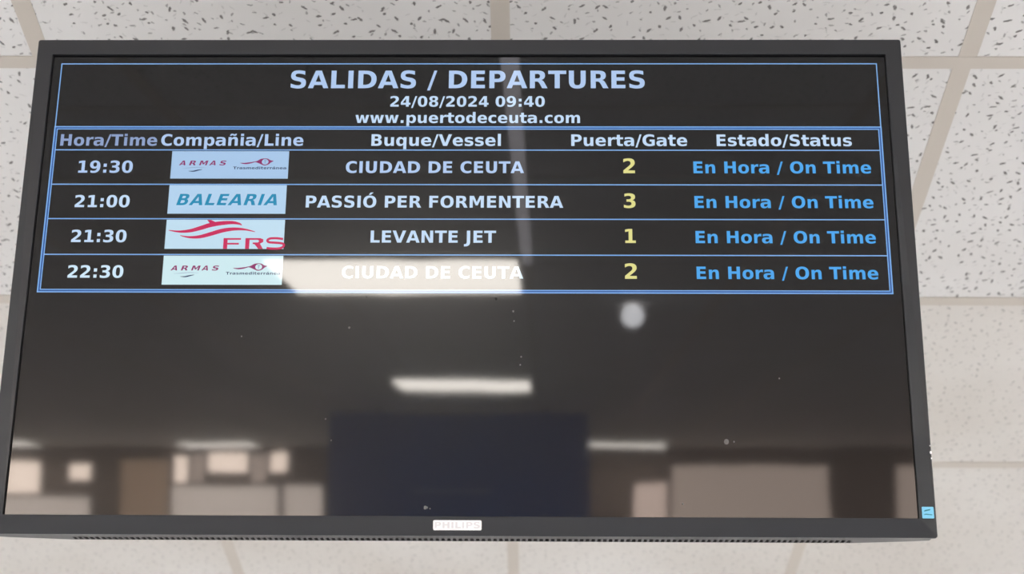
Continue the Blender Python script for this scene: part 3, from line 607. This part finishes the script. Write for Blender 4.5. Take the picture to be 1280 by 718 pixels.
for t_, v_, g_, b_, (va, vb), mt_ in rows:
    line_text('time_text', t_, -429.4, -369.0, b_, mt_)
    line_text('vessel_text', v_, va, vb, b_, mt_)
    line_text('gate_text', g_, 174.2 if g_ != '1' else 175.0, 187.0 if g_ != '1' else 186.6, b_, M_YEL)
    line_text('status_text', 'En Hora / On Time', 251.4, 446.4, b_, M_CYAN)

# rules of the table
def lines(name, rs, material, y=YT):
    print_on(name, [rect(*[mmt(v) for v in q]) for q in rs], material, y, face)
w = 1.3
def frame4(xl, xr, zb, zt, w, wb=None):
    return [(xl, xr, zt - w, zt), (xl, xr, zb, zb + w), (xl, xl + w, zb + w, zt - w), (xr - w, xr, zb + w, zt - w)]
lines('title_box_line', [(-460.8, 461.0, 253.9, 255.2), (-460.8, -459.6, 176.9, 253.9), (459.8, 461.0, 176.9, 253.9)], M_LINE)
lines('table_border', frame4(-461.0, 461.2, -20.6, 176.9, 1.3), M_LINE)
lines('table_border_core', frame4(-459.7, 459.9, -19.3, 175.6, 1.7), M_LINE2)
lines('table_border_inner', frame4(-458.0, 458.2, -17.6, 173.9, 1.0), M_LINE)
lines('row_line', [(-457.0, 457.2, z - .65, z + .65) for z in (147.9, 106.3, 65.3, 23.4)], M_LINE)

# company logos on the rows
def swoosh(pts, wid):
    """tapered stroke along points -> one closed outline"""
    n = len(pts); up, dn = [], []
    for i, (x, y) in enumerate(pts):
        a = pts[max(i - 1, 0)]; b = pts[min(i + 1, n - 1)]
        dx, dy = b[0] - a[0], b[1] - a[1]; l = math.hypot(dx, dy) or 1
        h = wid * (0.12 + math.sin(math.pi * i / (n - 1))) / 2
        up.append((x - dy / l * h, y + dx / l * h)); dn.append((x + dy / l * h, y - dx / l * h))
    return up + dn[::-1]
def smooth(pts, k=5):
    out = []
    for i in range(len(pts) - 1):
        p0 = pts[max(i - 1, 0)]; p1 = pts[i]; p2 = pts[i + 1]; p3 = pts[min(i + 2, len(pts) - 1)]
        for s in range(k):
            t = s / k
            out.append(tuple(0.5 * (2 * p1[d] + (p2[d] - p0[d]) * t + (2 * p0[d] - 5 * p1[d] + 4 * p2[d] - p3[d]) * t * t +
                                    (3 * p1[d] - p0[d] - 3 * p2[d] + p3[d]) * t ** 3) for d in (0, 1)))
    out.append(pts[-1]); return out
YL = YT - 0.0002
# logo coordinates below: millimetres on the panel, from the plate's upper left corner
def place(x0, z0, cs): return [[(mmt(x0 + a), mmt(z0 - b)) for a, b in c] for c in cs]
def logo_text(s, x0, x1, base, cap, slant=0.0, spacing=0.0):
    cs = text_contours(s, spacing); a, b = extent(cs); sx = (x1 - x0) / (b - a); sy = cap / 72.9
    return [[(x0 + (px - a) * sx + py * sy * slant, base - py * sy) for px, py in c] for c in cs]
def circle(cx, cy, rx, ry, n=28): return [(cx + rx * math.cos(2 * math.pi * i / n), cy + ry * math.sin(2 * math.pi * i / n)) for i in range(n)]

M_MAROON = emis('maroon_logo', (138, 26, 98)); M_NAVY = emis('navy_logo', (26, 46, 92)); M_GREYL = emis('grey_logo', (140, 158, 190))
M_TEAL = emis('teal_logo', (4, 136, 180)); M_RED = emis('crimson_logo', (200, 26, 86))
XLo = -326.4
def armas(ztop, bgm, h):
    p = print_on('company_logo', [rect(mmt(XLo), mmt(XLo + 130.3), mmt(ztop - h), mmt(ztop))], bgm, YT, face)
    cs = []
    for k, ch in enumerate('ARMAS'):
        x = 8.5 + k * 11.2
        cs += logo_text(ch, x, x + (7.2 if ch != 'M' else 8.5) - (0.6 if ch == 'S' else 0), 17.2, 5.6, slant=0.32)
    print_on('logo_lettering', place(XLo, ztop, cs), M_MAROON, YL, face)
    print_on('logo_swoosh', place(XLo, ztop, [swoosh(smooth([(19.5, 24.2), (25, 24.4), (30, 23.2), (35, 22.2)]), 1.3)]), M_NAVY, YL, face)
    print_on('logo_swoosh', place(XLo, ztop, [swoosh(smooth([(12, 21.0), (20, 20.4), (30, 19.6), (40, 20.2)]), .5)]), M_GREYL, YL, face)
    # emblem: tail stroke running into a pointed eye with a ring
    tail = swoosh(smooth([(76.5, 14.4), (82, 15.0), (88, 14.2), (94, 12.8)]), 1.6)
    eye = [(90, 13.0), (95, 12.0), (99, 9.6), (103, 8.9), (107, 9.2), (110, 11.0), (113.5, 12.0), (110.5, 13.8), (108, 16.2), (103.5, 17.4), (99, 15.6), (95, 13.8)]
    print_on('logo_emblem', place(XLo, ztop, [tail]), M_MAROON, YL, face)
    print_on('logo_emblem', place(XLo, ztop, [smooth(eye + eye[:1], 3)[:-1], circle(104.2, 13.0, 3.7, 3.3)]), M_MAROON, YL, face)
    print_on('logo_ring', place(XLo, ztop, [logo_c for logo_c in logo_text('T', 102.6, 105.4, 14.9, 3.8, 0.1)]), M_GREYL, YL, face)
    print_on('logo_lettering', place(XLo, ztop, logo_text('Trasmediterránea', 69, 128, 21.9, 3.1, spacing=1)), M_NAVY, YL, face)
armas(146.4, emis('logo_plate_blue', (166, 198, 232)), 33.2)
armas(22.1, emis('logo_plate_pale', (205, 234, 240)), 33.6)

p = print_on('company_logo', [rect(mmt(XLo), mmt(-196.6), mmt(71.3), mmt(105.4))], emis('logo_plate_sky', (178, 210, 238)), YT, face)
print_on('logo_lettering', place(XLo, 105.4, logo_text('BALEARIA', 9, 120, 24.0, 13.4, slant=0.28, spacing=3)), M_TEAL, YL, face)

p = print_on('company_logo', [rect(mmt(XLo), mmt(-196.4), mmt(30.0), mmt(64.2))], emis('logo_plate_ice', (192, 222, 240)), YT, face)
body = smooth([(3, 12.5), (14, 14.0), (26, 13.2), (38, 9.8), (48, 6.4), (60, 4.2), (72, 3.4), (80, 4.8), (83, 6.6)])
print_on('logo_swoosh', place(XLo, 64.2, [swoosh(body, 4.6)]), M_RED, YL, face)
print_on('logo_swoosh', place(XLo, 64.2, [[(47, 8.0), (47.5, 4.0), (44.5, 0.3), (49, 0.3), (53.5, 2.6), (60, 4.6), (57, 7.0)]]), M_RED, YL - .00005, face)
wave = smooth([(16, 18.6), (26, 20.6), (38, 20.0), (50, 16.6), (62, 12.8), (74, 11.0), (86, 11.4), (98, 14.2)])
print_on('logo_swoosh', place(XLo, 64.2, [swoosh(wave, 4.2)]), M_RED, YL, face)
# squared F R S, thin lettering cut off by the lower edge of the plate
F_ = [(64, 34.2), (64, 21.6), (83, 21.6), (83, 23.6), (68.5, 23.6), (68.5, 27.2), (81, 27.2), (81, 29.2), (68.5, 29.2), (68.5, 34.2)]
R1 = [(88, 34.2), (88, 21.6), (104, 21.6), (107.5, 23.0), (107.5, 26.2), (104, 28.0), (107.5, 34.2), (102.5, 34.2), (98, 28.6), (96, 28.6), (96, 26.8), (102, 26.6), (103, 25.0), (101.5, 23.6), (92.5, 23.6), (92.5, 34.2)]
S1 = smooth([(129, 22.6), (122, 21.7), (115, 22.0), (112, 24.0), (114, 26.4), (122, 27.0), (129, 28.0), (129.9, 31.0), (126, 33.4), (118, 33.8), (111.5, 33.2)])
def stroke(pts, w_):
    up, dn = [], []
    for i, (x, y) in enumerate(pts):
        a = pts[max(i - 1, 0)]; b = pts[min(i + 1, len(pts) - 1)]
        dx, dy = b[0] - a[0], b[1] - a[1]; l = math.hypot(dx, dy) or 1
        up.append((x - dy / l * w_ / 2, y + dx / l * w_ / 2)); dn.append((x + dy / l * w_ / 2, y - dx / l * w_ / 2))
    return up + dn[::-1]
print_on('logo_lettering', place(XLo, 64.2, [F_, R1]), M_RED, YL, face)
print_on('logo_lettering', place(XLo, 64.2, [stroke(S1, 2.6)]), M_RED, YL, face)

# ------------------------------------------------------------------ badge, sticker, marks on the bezel
M_BADGE = mat('white_badge', (250, 250, 252), 0.4, spec=0.6)
M_BADGE2 = mat('pale_grey_badge_letter', (222, 222, 228), 0.35)
def rounded(x0, x1, z0, z1, rd, n=5):
    pts = []
    for cx, cz, a0 in ((x1 - rd, z0 + rd, -90), (x1 - rd, z1 - rd, 0), (x0 + rd, z1 - rd, 90), (x0 + rd, z0 + rd, 180)):
        for k in range(n + 1):
            a = math.radians(a0 + 90 * k / n); pts.append((cx + rd * math.cos(a), cz + rd * math.sin(a)))
    return pts
def solid(name, outline, y0, y1, material, parent, **props):
    bm = bmesh.new()
    loft(bm, [[(x, y, z + HB) for x, z in outline] for y in (y0, y1)])
    bmesh.ops.recalc_face_normals(bm, faces=bm.faces)
    return obj(name, bm, material, parent, **props)
badge = solid('badge', rounded(-0.0262, 0.0234, -0.2788, -0.2688, .0014), 0.0004, 0.004, M_BADGE, tv, label='small white maker badge')
print_on('badge_lettering', fit_text('PHILIPS', -0.0245, 0.0217, -0.2770, cap=.0064), M_BADGE2, 0.0002, badge)
M_STK = mat('light_blue_sticker', (122, 205, 240), 0.35)
M_STK2 = mat('sticker_print', (28, 120, 140), 0.4)
stk = solid('sticker', rounded(0.4735, 0.4855, -0.2648, -0.2528, .0008), -0.0003, 0, M_STK, tv, label='light blue square sticker')
print_on('sticker_mark', [[(0.4752, -0.2575), (0.4765, -0.2562), (0.4822, -0.2551), (0.4815, -0.2565), (0.4785, -0.2572), (0.4762, -0.2577)],
                          [(0.4752, -0.2608), (0.4772, -0.2600), (0.4800, -0.2604), (0.4838, -0.2608), (0.4838, -0.2615), (0.4800, -0.2613), (0.4772, -0.2610), (0.4752, -0.2614)]],
         M_STK2, -0.0005, stk)
for cx, cz, rd in ((0.4868, -0.1885, .0006), (0.4872, -0.1957, .0015), (0.4874, -0.2018, .0009)):
    solid('chipped_mark', [(cx + rd * .7 * math.cos(a * math.pi / 5), cz + rd * math.sin(a * math.pi / 5)) for a in range(10)], -0.0003, 0.0002, M_BADGE, tv)
# specks of dust and dried drops on the display
M_DUST = mat('dust', (104, 104, 104), 0.7); M_SPOT = mat('black_spot', (6, 6, 6), 0.6)
def dots(name, pts, material):
    cs = [[(x + s * math.cos(a * math.pi / 4) * random.uniform(.7, 1.2), z + s * 1.2 * math.sin(a * math.pi / 4)) for a in range(8)] for x, z, s in pts]
    bm = bmesh.new()
    for c in cs:
        vs_ = [bm.verts.new((x, YG - .0001, z + HB)) for x, z in c]
        f_ = bm.faces.new(vs_); f_.normal_update()
        if f_.normal.y > 0: f_.normal_flip()
    obj(name, bm, material, face, kind='stuff')
DOT = [(54, -41), (55, -52), (63, -92), (62, -101), (-142, -161), (-135, -184), (-33, -255), (-30, -256), (335, -115), (285, -184), (-121, -60), (-236, -70), (230, -250)]
dots('dust_speck', [(mmt(a), mmt(b), random.uniform(.0007, .0013)) for a, b in DOT] + [(mmt(277), mmt(-184), .0026), (mmt(-35), mmt(-255), .0018)], M_DUST)
dots('dark_spot', [(0.0355, -0.0270, .0013), (-.104, -.025, .0006)], M_SPOT)

# ------------------------------------------------------------------ mount that carries the screen, hidden behind it
mt_o = empty('ceiling_mount', (-0.075, 1.86, 2.55), label='dark metal ceiling mount hidden behind the black departures screen', category='mount')
obj('ceiling_plate', boxes((-.07, .07, -.05, .05, .443, .4498)), M_DARKMETAL, mt_o)
bm = bmesh.new(); cyl(bm, (0, 0, 0), 0.02, 0.443); obj('pole', bm, M_DARKMETAL, mt_o)
obj('arm', boxes((-.02, .02, -.225, 0.0, -.02, .02)), M_DARKMETAL, mt_o)
obj('screen_bracket', boxes((-.2, .2, -.235, -.215, -.03, .03)), M_DARKMETAL, mt_o)
